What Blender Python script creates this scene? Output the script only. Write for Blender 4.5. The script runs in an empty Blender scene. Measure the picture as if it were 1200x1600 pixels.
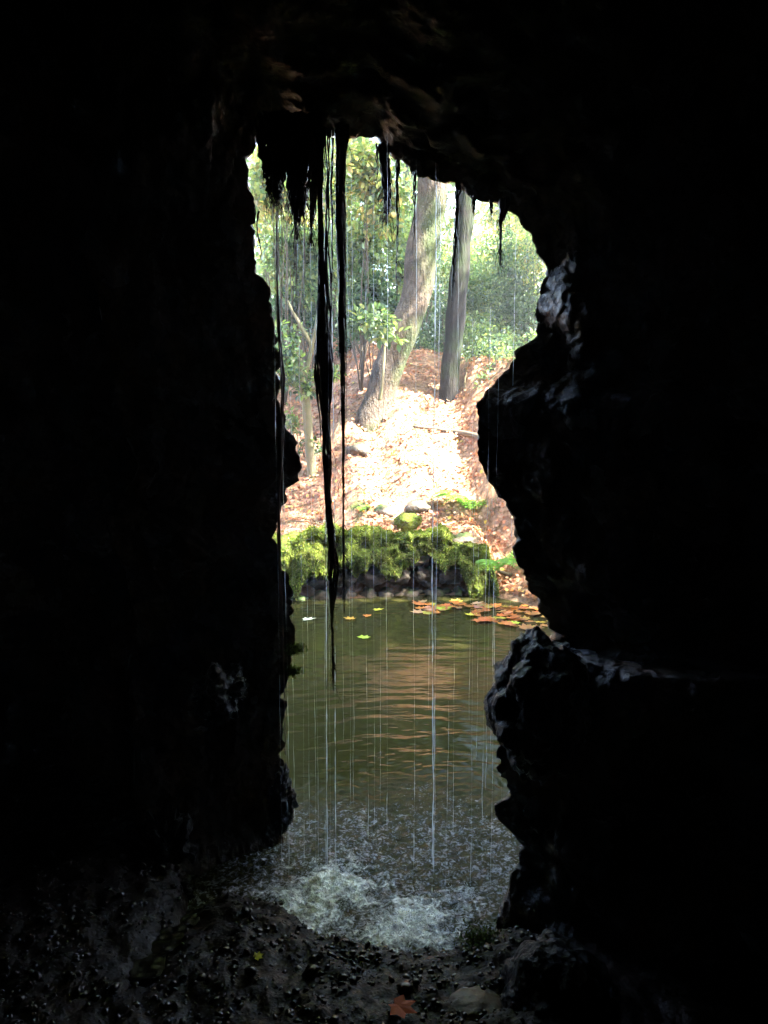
import bpy, bmesh, math, random
import numpy as np
from mathutils import Vector, Matrix, noise

random.seed(7); RNG = np.random.default_rng(7)
scene = bpy.context.scene
COL = scene.collection
rad = math.radians

# ------------------------------------------------------------------ camera
F = 1256.0; PITCH = rad(6.0); CAMZ = 1.5
cd = bpy.data.cameras.new('camera'); cam = bpy.data.objects.new('camera', cd); COL.objects.link(cam)
cam.location = (0, 0, CAMZ); cam.rotation_euler = (math.pi/2 - PITCH, 0, 0)
cd.sensor_fit = 'VERTICAL'; cd.sensor_height = 24; cd.lens = 24*F/1600
cd.clip_start = 0.02; cd.clip_end = 2000
scene.camera = cam
# ------------------------------------------------------------------ sky, sun, exposure
SUN_EL, SUN_AZ = rad(52), rad(108)        # azimuth from +Y towards +X
SDIR = Vector((math.cos(SUN_EL)*math.sin(SUN_AZ), math.cos(SUN_EL)*math.cos(SUN_AZ), math.sin(SUN_EL)))
w = bpy.data.worlds.new('World'); scene.world = w; w.use_nodes = True
nt = w.node_tree; bg = nt.nodes['Background']
sky = nt.nodes.new('ShaderNodeTexSky'); sky.sky_type = 'NISHITA'; sky.sun_disc = False
sky.sun_elevation = SUN_EL; sky.sun_rotation = SUN_AZ; sky.dust_density = 2.0
nt.links.new(sky.outputs[0], bg.inputs[0]); bg.inputs[1].default_value = 0.15
sl = bpy.data.lights.new('sun', 'SUN'); sl.energy = 5.0; sl.angle = rad(0.55); sl.color = (1, .94, .84)
so = bpy.data.objects.new('sun', sl); COL.objects.link(so)
so.rotation_euler = SDIR.to_track_quat('Z', 'Y').to_euler(); so.location = (4, 4, 20)
vs = scene.view_settings; vs.view_transform = 'Standard'; vs.look = 'None'; vs.gamma = 1; vs.use_curve_mapping = False
vs.exposure = 4.5
scene.cycles.max_bounces = 10; scene.cycles.transparent_max_bounces = 12
scene.cycles.use_denoising = True
scene.cycles.sample_clamp_indirect = 6

# ------------------------------------------------------------------ helpers
def ray(px, py):
    u = (px-600)/F; v = (800-py)/F
    f = Vector((0, math.cos(PITCH), -math.sin(PITCH))); up = Vector((0, math.sin(PITCH), math.cos(PITCH)))
    return f + up*v + Vector((u, 0, 0))
def at(px, py, Y):
    d = ray(px, py); return Vector((d.x*Y/d.y, Y, CAMZ + d.z*Y/d.y))
def on(px, py, z=0.0):
    d = ray(px, py); t = (z-CAMZ)/d.z; return Vector((d.x*t, d.y*t, z))
def sst(a, b, x):
    t = min(1, max(0, (x-a)/(b-a))); return t*t*(3-2*t)
def fr(p, o=4, h=.9, l=2.1): return noise.fractal(p, h, l, o)

def link(name, me, m, parent=None):
    o = bpy.data.objects.new(name, me); COL.objects.link(o)
    if m is not None: me.materials.append(m)
    if parent: o.parent = parent
    return o
def tag(o, label=None, cat=None, group=None, kind=None):
    if label: o['label'] = label
    if cat: o['category'] = cat
    if group: o['group'] = group
    if kind: o['kind'] = kind
    return o
def thing(name, label, cat, group=None, loc=(0, 0, 0)):
    o = bpy.data.objects.new(name, None); COL.objects.link(o); o.location = loc; o.empty_display_size = .1
    return tag(o, label, cat, group)
def shade(me, s=True):
    me.polygons.foreach_set('use_smooth', [s]*len(me.polygons))
def pymesh(name, V, Fc, m, parent=None, smooth=True):
    me = bpy.data.meshes.new(name); me.from_pydata([tuple(v) for v in V], [], Fc); me.update()
    if smooth: shade(me)
    if parent is not None:
        off = parent.location
        if off.length > 0: me.transform(Matrix.Translation(-off))
    return link(name, me, m, parent)

def scatter_mesh(name, V, Fc, pos, R, S, cols=None):
    """merge many transformed copies of a small template into one mesh; Fc faces all of one size"""
    V = np.asarray(V, float); Fa = np.asarray(Fc, int); N = len(pos); nv = len(V); k = Fa.shape[1]
    S = np.asarray(S, float)
    if S.ndim == 1: S = S[:, None].repeat(3, 1)
    P = np.einsum('nij,nvj->nvi', R, V[None]*S[:, None, :]) + np.asarray(pos)[:, None, :]
    idx = (Fa[None] + (np.arange(N)*nv)[:, None, None]).reshape(-1)
    nf = N*len(Fa)
    me = bpy.data.meshes.new(name)
    me.vertices.add(N*nv); me.vertices.foreach_set('co', P.reshape(-1))
    me.loops.add(len(idx)); me.loops.foreach_set('vertex_index', idx.astype(np.int32))
    me.polygons.add(nf); me.polygons.foreach_set('loop_start', np.arange(0, nf*k, k, dtype=np.int32))
    me.polygons.foreach_set('loop_total', np.full(nf, k, np.int32))
    me.update(calc_edges=True)
    if cols is not None:
        c = np.ones((N, nv, 4)); c[:, :, :3] = np.asarray(cols)[:, None, :]
        a = me.color_attributes.new('Col', 'FLOAT_COLOR', 'POINT'); a.data.foreach_set('color', c.reshape(-1))
    return me
def rots(N, z=None, tilt=1.0, rng=RNG):
    """random rotations; z: preferred normals (N,3), tilt: randomness"""
    if z is None: z = rng.normal(size=(N, 3))
    else: z = np.asarray(z) + rng.normal(size=(N, 3))*tilt
    z /= np.linalg.norm(z, axis=1)[:, None]
    a = rng.normal(size=(N, 3)); x = np.cross(a, z); x /= np.linalg.norm(x, axis=1)[:, None]
    y = np.cross(z, x)
    return np.stack([x, y, z], axis=2)
def rots_dir(d, up_jit=.5, rng=RNG):
    """x axis = leaf direction d, z roughly up"""
    x = np.asarray(d, float); x = x/np.linalg.norm(x, axis=1)[:, None]
    u = np.array([0, 0, 1.])+rng.normal(size=x.shape)*up_jit
    y = np.cross(u, x); y /= np.linalg.norm(y, axis=1)[:, None]
    z = np.cross(x, y)
    return np.stack([x, y, z], axis=2)

def tube(path, radii, sides=8, rough=0.0, freq=3.0, cap=True, twist=0):
    """returns V, F for a tube along points"""
    V, Fc = [], []
    n = len(path); path = [Vector(p) for p in path]
    prevx = None
    for i, p in enumerate(path):
        t = (path[min(i+1, n-1)] - path[max(i-1, 0)])
        if t.length < 1e-9: t = Vector((0, 0, 1))
        t.normalize()
        x = prevx - t*prevx.dot(t) if prevx is not None else t.orthogonal()
        x.normalize(); prevx = x; y = t.cross(x)
        for s in range(sides):
            a = 2*math.pi*s/sides + twist*i
            r = radii[i]
            d = x*math.cos(a) + y*math.sin(a)
            if rough: r *= 1 + rough*noise.noise((p + d*radii[i])*freq)
            V.append(p + d*r)
    for i in range(n-1):
        for s in range(sides):
            a = i*sides+s; b = i*sides+(s+1) % sides
            Fc.append((a, b, b+sides, a+sides))
    if cap:
        Fc.append(tuple(range(sides))[::-1]); Fc.append(tuple((n-1)*sides+s for s in range(sides)))
    return V, Fc
class MB:
    def __init__(s): s.V = []; s.F = []
    def add(s, V, Fc):
        o = len(s.V); s.V += list(V); s.F += [tuple(i+o for i in f) for f in Fc]; return s
    def build(s, name, m, parent=None, smooth=True): return pymesh(name, s.V, s.F, m, parent, smooth)
def spline(pts, n):
    """Catmull-Rom through tuples of any length"""
    P = [np.array(p, float) for p in pts]; P = [2*P[0]-P[1]] + P + [2*P[-1]-P[-2]]
    out = []; m = len(P)-3
    for i in range(n):
        u = i/(n-1)*m; k = min(int(u), m-1); t = u-k
        a, b, c, d = P[k:k+4]
        out.append(.5*((2*b)+(-a+c)*t+(2*a-5*b+4*c-d)*t*t+(-a+3*b-3*c+d)*t**3))
    return out
def ico(sub=2):
    bm = bmesh.new(); bmesh.ops.create_icosphere(bm, subdivisions=sub, radius=1)
    V = [v.co.copy() for v in bm.verts]; Fc = [tuple(v.index for v in f.verts) for f in bm.faces]; bm.free(); return V, Fc
def rock(c, r, sub=4, amp=.25, freq=1.6, seed=0, crag=.0):
    V, Fc = ico(sub); c = Vector(c); r = Vector(r); out = []
    for v in V:
        q = v*freq + Vector((seed*7.3, seed*3.1, seed*1.7))
        k = 1 + amp*fr(q, 5) + crag*(noise.cell(q*2.2)-.5)*.4 - crag*abs(noise.noise(q*2.7))*.5
        out.append(c + Vector((v.x*r.x, v.y*r.y, v.z*r.z))*k)
    return out, Fc

# ------------------------------------------------------------------ materials
def mat(name, base, rough=.8, spec=.5, bump=(), var=None, attr=None, coat=0, trans=0.0, moss=None, rvar=None):
    m = bpy.data.materials.new(name); m.use_nodes = True; n = m.node_tree; N = n.nodes; L = n.links
    b = N['Principled BSDF']; out = N['Material Output']
    b.inputs['Roughness'].default_value = rough; b.inputs['Specular IOR Level'].default_value = spec
    b.inputs['Coat Weight'].default_value = coat; b.inputs['Coat Roughness'].default_value = .12
    tc = N.new('ShaderNodeTexCoord')
    def mix(fac, A, B, mode='MIX'):
        x = N.new('ShaderNodeMix'); x.data_type = 'RGBA'; x.blend_type = mode
        for s, v in ((0, fac), (6, A), (7, B)):
            if hasattr(v, 'is_output'): L.new(v, x.inputs[s])
            else: x.inputs[s].default_value = v if s == 0 else (*v, 1)
        return x.outputs[2]
    def ntex(scale, detail=5, vec=None, rg=.55):
        t = N.new('ShaderNodeTexNoise'); t.inputs['Scale'].default_value = scale; t.inputs['Detail'].default_value = detail
        t.inputs['Roughness'].default_value = rg
        L.new(vec or tc.outputs['Object'], t.inputs['Vector']); return t.outputs[0]
    def ramp(v, a, b_):
        r = N.new('ShaderNodeMapRange'); L.new(v, r.inputs[0]); r.inputs[1].default_value = a; r.inputs[2].default_value = b_; return r.outputs[0]
    col = None
    if attr:
        a = N.new('ShaderNodeAttribute'); a.attribute_name = attr; col = a.outputs['Color']
        if var: col = mix(ramp(ntex(var[1]), .35, .65), col, mix(1.0, col, var[0], 'MULTIPLY'))
    elif var:
        col = mix(ramp(ntex(var[1]), .38, .62), base, var[0])
        if len(var) > 2: col = mix(ramp(ntex(var[1]*5), .5, .68), col, var[2])
    if moss:   # (colour, scale, low, high)
        geo = N.new('ShaderNodeNewGeometry'); sp = N.new('ShaderNodeSeparateXYZ'); L.new(geo.outputs['Normal'], sp.inputs[0])
        ad = N.new('ShaderNodeMath'); ad.operation = 'ADD'; L.new(ntex(moss[1]), ad.inputs[0])
        ml = N.new('ShaderNodeMath'); ml.operation = 'MULTIPLY'; ml.inputs[1].default_value = moss[4] if len(moss) > 4 else .3
        L.new(sp.outputs[2], ml.inputs[0]); L.new(ml.outputs[0], ad.inputs[1])
        col = mix(ramp(ad.outputs[0], moss[2], moss[3]), col if col is not None else base, moss[0])
    if col is not None: L.new(col, b.inputs['Base Color'])
    else: b.inputs['Base Color'].default_value = (*base, 1)
    if rvar: 
        r = N.new('ShaderNodeMapRange'); L.new(ntex(rvar[0]), r.inputs[0]); r.inputs[1].default_value = .35; r.inputs[2].default_value = .65
        r.inputs[3].default_value = rvar[1]; r.inputs[4].default_value = rvar[2]; L.new(r.outputs[0], b.inputs['Roughness'])
    prev = None
    for (kind, scale, strength, dist) in bump:
        bp = N.new('ShaderNodeBump'); bp.inputs['Strength'].default_value = strength; bp.inputs['Distance'].default_value = dist
        if kind == 'n': h = ntex(scale, 8, rg=.62)
        elif kind == 'v':
            t = N.new('ShaderNodeTexVoronoi'); t.inputs['Scale'].default_value = scale; L.new(tc.outputs['Object'], t.inputs['Vector']); h = t.outputs['Distance']
        elif kind == 's':   # vertical streaks
            mp = N.new('ShaderNodeMapping'); mp.inputs['Scale'].default_value = (1, 1, .22); L.new(tc.outputs['Object'], mp.inputs[0])
            h = ntex(scale, 6, mp.outputs[0])
        L.new(h, bp.inputs['Height'])
        if prev: L.new(prev, bp.inputs['Normal'])
        prev = bp.outputs[0]
    if prev: L.new(prev, b.inputs['Normal'])
    if trans:
        t = N.new('ShaderNodeBsdfTranslucent'); mx = N.new('ShaderNodeMixShader'); mx.inputs[0].default_value = trans
        if col is not None:
            L.new(mix(1.0, col, (1.25, 1.3, .62), 'MULTIPLY'), t.inputs[0])
        else: t.inputs[0].default_value = (*base, 1)
        L.new(b.outputs[0], mx.inputs[1]); L.new(t.outputs[0], mx.inputs[2]); L.new(mx.outputs[0], out.inputs['Surface'])
    return m

M = {}
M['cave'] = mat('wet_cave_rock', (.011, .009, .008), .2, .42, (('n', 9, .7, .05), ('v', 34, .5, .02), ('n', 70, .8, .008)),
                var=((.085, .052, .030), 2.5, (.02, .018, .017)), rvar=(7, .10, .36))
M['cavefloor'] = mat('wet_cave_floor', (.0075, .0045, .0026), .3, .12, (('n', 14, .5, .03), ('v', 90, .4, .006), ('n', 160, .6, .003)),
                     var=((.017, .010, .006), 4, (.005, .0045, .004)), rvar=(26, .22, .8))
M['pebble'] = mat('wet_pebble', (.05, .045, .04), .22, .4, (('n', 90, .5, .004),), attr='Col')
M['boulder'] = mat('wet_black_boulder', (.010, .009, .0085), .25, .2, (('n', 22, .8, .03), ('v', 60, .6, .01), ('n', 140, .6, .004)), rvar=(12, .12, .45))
M['brownstone'] = mat('brown_submerged_stone', (.035, .028, .015), .5, .3, (('n', 18, .5, .02),), var=((.06, .03, .018), 7, (.025, .027, .013)))
M['earth'] = mat('leafy_earth', (.27, .15, .09), .9, .2, (('n', 12, .8, .08), ('n', 60, .8, .02)), var=((.40, .25, .16), 5, (.14, .085, .05)),
                 moss=((.07, .09, .02), 1.2, .93, 1.0))
M['litter'] = mat('dry_leaf', (.3, .15, .08), .6, .35, (), attr='Col', var=((.8, .72, .68), 30), trans=.15)
M['leaf'] = mat('glossy_evergreen_leaf', (.05, .1, .03), .24, .7, (), attr='Col', trans=.5)
M['bark'] = mat('grey_brown_bark', (.055, .042, .032), .85, .3, (('s', 24, 1, .07), ('n', 40, .8, .025)), var=((.14, .105, .075), 2.6, (.035, .028, .02)),
                moss=((.035, .05, .014), 1.1, .50, .62, -.15))
M['bark_dark'] = mat('dark_mossy_bark', (.009, .008, .007), .85, .2, (('s', 22, .9, .05), ('n', 60, .5, .01)), var=((.018, .015, .012), 2.0, (.012, .010, .008)),
                moss=((.018, .032, .009), 1.3, .46, .56, -.1))
M['bark_pale'] = mat('pale_smooth_bark', (.20, .165, .10), .7, .3, (('s', 20, .4, .01),), var=((.13, .13, .06), 6))
M['twig'] = mat('bare_twig', (.09, .07, .045), .7, .3)
M['wallstone'] = mat('wet_wall_stone', (.075, .058, .04), .5, .4, (('n', 14, .8, .03), ('n', 80, .7, .006)), var=((.12, .09, .06), 6, (.03, .028, .02)),
                     moss=((.06, .10, .02), 5, .62, .74, .2))
M['moss'] = mat('bright_moss', (.10, .17, .02), .85, .2, (), attr='Col', var=((.55, .5, .5), 5), trans=.2)
M['mossbase'] = mat('moss_mat', (.08, .12, .02), .95, .1, (('n', 30, 1, .05), ('n', 90, 1, .02)), var=((.15, .19, .03), 9, (.06, .05, .022)))
M['fern'] = mat('fern_green', (.16, .32, .05), .5, .4, (), attr='Col', trans=.4)
M['root'] = mat('wet_hanging_root', (.018, .010, .007), .28, .5, (('s', 90, .7, .006),), var=((.045, .018, .010), 18), rvar=(30, .15, .5))
M['root_red'] = mat('red_brown_root', (.11, .045, .025), .35, .5, (('s', 90, .7, .004),), var=((.05, .025, .015), 20))
M['root_pale'] = mat('thin_pale_rootlet', (.20, .14, .08), .4, .5)

def water_mat():
    m = bpy.data.materials.new('murky_pool_water'); m.use_nodes = True; n = m.node_tree; N = n.nodes; L = n.links
    b = N['Principled BSDF']
    b.inputs['Roughness'].default_value = .04; b.inputs['IOR'].default_value = 1.33; b.inputs['Specular IOR Level'].default_value = .065
    tc = N.new('ShaderNodeTexCoord')
    def nz(sc, det=6, rg=.6, vec=None):
        t = N.new('ShaderNodeTexNoise'); t.inputs['Scale'].default_value = sc; t.inputs['Detail'].default_value = det
        t.inputs['Roughness'].default_value = rg; L.new(vec or tc.outputs['Object'], t.inputs[0]); return t.outputs[0]
    a = N.new('ShaderNodeAttribute'); a.attribute_name = 'foam'
    def math_(op, x, y):
        k = N.new('ShaderNodeMath'); k.operation = op
        for i, v in enumerate((x, y)):
            if hasattr(v, 'is_output'): L.new(v, k.inputs[i])
            else: k.inputs[i].default_value = v
        return k.outputs[0]
    # froth: a lacework of bubbles where the falling water lands
    t = N.new('ShaderNodeTexNoise'); t.inputs['Scale'].default_value = 38; t.inputs['Detail'].default_value = 9; t.inputs['Roughness'].default_value = .72
    t.inputs['Distortion'].default_value = 1.1
    L.new(tc.outputs['Object'], t.inputs[0])
    v = N.new('ShaderNodeTexVoronoi'); v.inputs['Scale'].default_value = 130; v.feature = 'SMOOTH_F1'; L.new(tc.outputs['Object'], v.inputs['Vector'])
    lace = math_('ADD', math_('MULTIPLY', t.outputs[0], 1.0), math_('MULTIPLY', v.outputs['Distance'], .22))
    k = math_('ADD', lace, math_('MULTIPLY', a.outputs['Fac'], .56))
    mr = N.new('ShaderNodeMapRange'); L.new(k, mr.inputs[0]); mr.inputs[1].default_value = .90; mr.inputs[2].default_value = 1.12
    foam = mr.outputs[0]
    cr = N.new('ShaderNodeMix'); cr.data_type = 'RGBA'; L.new(nz(1.1), cr.inputs[0]); cr.inputs[6].default_value = (.027, .030, .008, 1); cr.inputs[7].default_value = (.030, .027, .009, 1)
    c = N.new('ShaderNodeMix'); c.data_type = 'RGBA'; L.new(foam, c.inputs[0]); L.new(cr.outputs[2], c.inputs[6]); 
    wm = N.new('ShaderNodeMapRange'); L.new(math_('ADD', a.outputs['Fac'], math_('MULTIPLY', t.outputs[0], .9)), wm.inputs[0]); wm.inputs[1].default_value = 1.10; wm.inputs[2].default_value = 1.34
    wc = N.new('ShaderNodeMix'); wc.data_type = 'RGBA'; L.new(wm.outputs[0], wc.inputs[0]); wc.inputs[6].default_value = (.36, .39, .48, 1); wc.inputs[7].default_value = (.92, .94, .97, 1)  # thin froth tinted blue in its colour, standing in for skylight
    L.new(wc.outputs[2], c.inputs[7])
    L.new(c.outputs[2], b.inputs['Base Color'])
    sm = N.new('ShaderNodeMapRange'); L.new(foam, sm.inputs[0]); sm.inputs[3].default_value = .065; sm.inputs[4].default_value = .9; L.new(sm.outputs[0], b.inputs['Specular IOR Level'])
    r = N.new('ShaderNodeMapRange'); L.new(foam, r.inputs[0]); r.inputs[3].default_value = .04; r.inputs[4].default_value = .22; L.new(r.outputs[0], b.inputs['Roughness'])
    mp = N.new('ShaderNodeMapping'); mp.inputs['Scale'].default_value = (.55, 1.5, 1); L.new(tc.outputs['Object'], mp.inputs[0])
    b1 = N.new('ShaderNodeBump'); b1.inputs['Strength'].default_value = .22; b1.inputs['Distance'].default_value = .02; L.new(nz(9, 3, .5, mp.outputs[0]), b1.inputs['Height'])
    b2 = N.new('ShaderNodeBump'); L.new(math_('MULTIPLY', a.outputs['Fac'], 1.0), b2.inputs['Strength']); b2.inputs['Distance'].default_value = .02
    L.new(math_('ADD', nz(45, 6, .6), math_('MULTIPLY', foam, .4)), b2.inputs['Height']); L.new(b1.outputs[0], b2.inputs['Normal'])
    L.new(b2.outputs[0], b.inputs['Normal'])
    return m
M['water'] = water_mat()
def stream_mat():
    m = bpy.data.materials.new('falling_water'); m.use_nodes = True; N = m.node_tree.nodes; L = m.node_tree.links
    b = N['Principled BSDF']; b.inputs['Base Color'].default_value = (.9, .93, .97, 1); b.inputs['Roughness'].default_value = .08
    b.inputs['IOR'].default_value = 1.33; b.inputs['Transmission Weight'].default_value = .55
    t = N.new('ShaderNodeBsdfTranslucent'); t.inputs[0].default_value = (.85, .9, .97, 1)
    mx = N.new('ShaderNodeMixShader'); mx.inputs[0].default_value = .45
    L.new(b.outputs[0], mx.inputs[1]); L.new(t.outputs[0], mx.inputs[2]); L.new(mx.outputs[0], N['Material Output'].inputs[0])
    return m
M['stream'] = stream_mat()

# ------------------------------------------------------------------ terrain outside
YW = 7.0
def far_edge(x): return YW + .12*math.sin(x*1.7+.5) - max(0, x-.95)*1.15 + max(0, -x-1.2)*-.3
def H(x, y):
    yw = far_edge(x); d = y - yw
    wallish = 1 - sst(.85, 1.1, x)
    d0 = .75 + 1.15*sst(.1, -1.0, x)*1.0 if x > -1.0 else 1.9
    d0 = .75 + 1.15*sst(0, 1, (-x+.1)/1.1)
    d0 = d0*(wallish) + .35*(1-wallish)
    n1 = fr(Vector((x*.9, y*.9, 2.3)), 4)*.10
    if d < 0:
        zin = -.6*sst(0, .5, -d)*wallish - .28*min(2.2, -d)*(1-wallish)
        z = zin
    else:
        low = .50*sst(.12, .2, d)*wallish + (.03+.38*min(d, .9))*(1-wallish)
        s = max(0, d-d0); cr = 2.9 + .3*noise.noise(Vector((x*.9, 4, 4))) + .12*noise.noise(Vector((x*3, 4, 4))) + .9*sst(.6, -1.2, x); up = .66*min(s, cr) + .07*max(0, min(s, 60)-cr)
        up += .12*math.exp(-((s-.2)/.4)**2)*fr(Vector((x*2, 1, 5)), 3)
        z = low + up + n1*sst(0, .8, d)
        z -= .22*math.exp(-((x-.02-(d-1.5)*-.12)/.22)**2)*sst(.6, 1.2, d)*(1-sst(2.6, 3.4, d))   # rill down the bank
    side = max(0, abs(x)-3.3)
    z = max(z, z+min(side*.7, 7)*sst(0, 6, yw+5-y) if True else z)
    if y < 3.2 and side <= 0: z = -.7
    return z
xs = np.concatenate([-np.geomspace(400, 4, 26), np.arange(-3.8, 3.81, .07), np.geomspace(4, 400, 26)])
ys = np.concatenate([-np.geomspace(300, 1, 14), np.arange(0, 5.9, .3), np.arange(5.9, 15, .07), np.geomspace(15.1, 600, 60)])
V = []; Fc = []
for j, y in enumerate(ys):
    for i, x in enumerate(xs): V.append((x, y, H(float(x), float(y))))
nx = len(xs)
for j in range(len(ys)-1):
    for i in range(nx-1):
        a = j*nx+i; Fc.append((a, a+1, a+nx+1, a+nx))
terrain = pymesh('ground', V, Fc, M['earth']); tag(terrain, 'earth bank rising steeply behind the pool', kind='structure')

# ------------------------------------------------------------------ cave rock with its opening
CON = [  # clockwise from upper left of the arch: target x, y, distance
 (412,196,2.62),(440,192,2.6),(470,205,2.58),(500,216,2.56),(545,221,2.55),(585,221,2.55),(602,238,2.55),(625,262,2.55),(650,277,2.55),(690,291,2.55),
 (716,297,2.55),(742,315,2.55),(775,320,2.55),(803,336,2.56),(824,362,2.58),(834,390,2.6),(841,418,2.6),(852,450,2.6),(854,480,2.6),(834,505,2.6),
 (826,528,2.6),(800,548,2.6),(786,575,2.6),(770,600,2.58),(744,626,2.55),(735,640,2.55),(740,665,2.55),(741,700,2.55),(753,735,2.55),(760,762,2.55),
 (770,779,2.55),(785,783,2.55),(787,805,2.55),(796,832,2.55),(803,870,2.55),(807,900,2.55),(821,925,2.6),(841,950,2.6),(860,978,2.6),(876,1000,2.55),
 (886,1020,2.5),(868,1022,2.4),(840,1012,2.4),(815,1018,2.38),(800,1032,2.38),(788,1048,2.38),(784,1080,2.38),(790,1094,2.38),(780,1106,2.38),(785,1122,2.38),
 (775,1150,2.36),(770,1185,2.35),(773,1206,2.35),(790,1220,2.35),(785,1240,2.35),(767,1255,2.35),(771,1277,2.35),(795,1300,2.33),(809,1322,2.33),(811,1345,2.32),
 (796,1365,2.3),(789,1390,2.3),(774,1412,2.3),(771,1450,2.28),(776,1482,2.26),(786,1530,2.25)]
CONL = [(438,1420,2.72),(446,1340,2.76),(450,1270,2.8),(448,1220,2.8),(444,1180,2.8),(446,1090,2.8),(452,1060,2.8),(459,1020,2.8),(462,990,2.8),(461,950,2.8),(457,905,2.8),
 (448,880,2.78),(438,862,2.76),(434,842,2.75),(434,818,2.75),(445,803,2.76),(452,777,2.8),(466,754,2.82),(474,728,2.83),(468,700,2.82),(455,672,2.8),(443,640,2.78),
 (440,600,2.76),(438,560,2.75),(432,520,2.74),(427,490,2.73),(418,452,2.72),(405,415,2.7),(396,388,2.7),(398,365,2.7),(404,340,2.68),(399,305,2.67),(389,284,2.66),(393,258,2.65),(402,230,2.64)]
cpts = [at(*p) for p in CON] + [Vector((.24, 2.3, -.42)), Vector((0, 2.45, -.5)), Vector((-.25, 2.6, -.45))] + [at(*p) for p in CONL]
# resample the closed contour evenly
def resample(P, n):
    P = P + [P[0]]; L = [0]
    for a, b in zip(P, P[1:]): L.append(L[-1]+(b-a).length)
    out = []; k = 0
    for i in range(n):
        s = L[-1]*i/n
        while L[k+1] < s: k += 1
        t = (s-L[k])/(L[k+1]-L[k]); out.append(P[k].lerp(P[k+1], t))
    return out
NC = 620
C = resample(cpts, NC)
def prof(t, d):
    return np.interp(t, *zip(*d))
# profile parameter s: negative = outside face, 0 = throat, positive = inside the cave. Values: outward offset, depth offset
S_OUT = [(-5, 9.0), (-4, 5.0), (-3, 2.6), (-2, 1.15), (-1, .42), (-.5, .13), (0, 0), (.5, .055), (1, .14), (2, .30), (3, .5), (4, .95), (5, 1.5), (6, 1.9), (7, 1.9), (8, .3)]
Y_L = [(-5, -6), (-4, 1.0), (-3, 1.9), (-2, 1.25), (-1, .55), (-.5, .2), (0, 0), (.5, -.06), (1, -.10), (2, -.2), (3, .22), (4, .30), (5, -.5), (6, -2.5), (7, -5.5), (8, -6)]
Y_R = [(-5, -6), (-4, 1.0), (-3, 1.9), (-2, 1.25), (-1, .55), (-.5, .2), (0, 0), (.5, -.012), (1, -.05), (2, -.13), (3, -.22), (4, -.34), (5, -.8), (6, -2.8), (7, -5.5), (8, -6)]
Y_T = [(-5, -6), (-4, 1.0), (-3, 1.9), (-2, 1.25), (-1, .55), (-.5, .2), (0, 0), (.5, -.05), (1, -.20), (2, -.62), (3, -1.0), (4, -1.4), (5, -1.8), (6, -2.8), (7, -5.5), (8, -6)]
svals = np.concatenate([np.linspace(-5, -2, 22), np.linspace(-2, -.5, 26)[1:], np.linspace(-.5, .5, 18)[1:], np.linspace(.5, 4, 92)[1:], np.linspace(4, 8, 28)[1:]])
V = []; BUMP = at(922, 488, 2.5); BUMP2 = at(880, 1010, 2.4)
for s in svals:
    so_, yl, yr, yt = prof(s, S_OUT), prof(s, Y_L), prof(s, Y_R), prof(s, Y_T)
    near = min(1, max(abs(s)-.0, 0)/1.6)
    for c in C:
        sp = Vector((.0, 0, min(2.05, max(.45, c.z)))); d = Vector((c.x, 0, c.z)) - sp
        if d.length < 1e-4: d = Vector((0, 0, 1))
        d.normalize()
        wl, wr, wt = max(0, -d.x), max(0, d.x), abs(d.z)
        W = wl*wl+wr*wr+wt*wt
        if s > 0: yl = yl*(1-.45*sst(.7, 1.3, c.z)*sst(3.2, 2.6, s))
        yo = (yl*wl*wl+yr*wr*wr+yt*wt*wt)/W
        off = so_
        if d.z > 0 and s > 0: off *= 1 - .25*d.z
        p = Vector((c.x, c.y+yo, c.z)) + d*off
        # crags
        q = Vector((p.x*1.9, p.y*1.9, p.z*1.3))
        big = fr(q, 4)*.16*near*(1 if s > 0 else 1.8 if s < -2 else 1)
        mid = (noise.ridged_multi_fractal(p*4.2+Vector((3, 1, 7)), .9, 2.1, 4, .9, 2)-1.1)*.030*(.3+.7*near)
        fine = fr(p*26, 4)*.010 + .15*math.exp(-(((p.x-BUMP.x)/.10)**2+((p.z-BUMP.z)/.13)**2))*(s > .2) + .0*math.exp(-(((p.x-BUMP2.x)/.10)**2+((p.z-BUMP2.z)/.05)**2))*(s > .2)
        for fq, am in ((5.5, .034), (15, .013)):
            dv, pv = noise.voronoi(p*fq + Vector((.3, .1, .7))*fr(p*fq*.7, 2))
            fine += am*(.35+.65*near)*(noise.noise(pv[0]*7.7)*1.3) - am*.5*math.exp(-((dv[1]-dv[0])/.10)**2)
        nrm = Vector((-d.x*.5, -(.8 if s > 0 else -.8), -d.z*.5)).normalized() if abs(s) > .6 else Vector((-d.x, 0, -d.z))
        V.append(p + nrm*(big+mid+fine))
Fc = []
for j in range(len(svals)-1):
    for i in range(NC):
        a = j*NC+i; b = j*NC+(i+1) % NC
        Fc.append((a, a+NC, b+NC, b))
e = (len(svals)-1)*NC; V.append(Vector((0, -3.6, 1.4))); k = len(V)-1
for i in range(NC): Fc.append((e+i, k, e+(i+1) % NC))
cave = pymesh('cave_rock', V, Fc, M['cave']); tag(cave, 'black wet rock of the cave around its opening', kind='structure')

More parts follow.
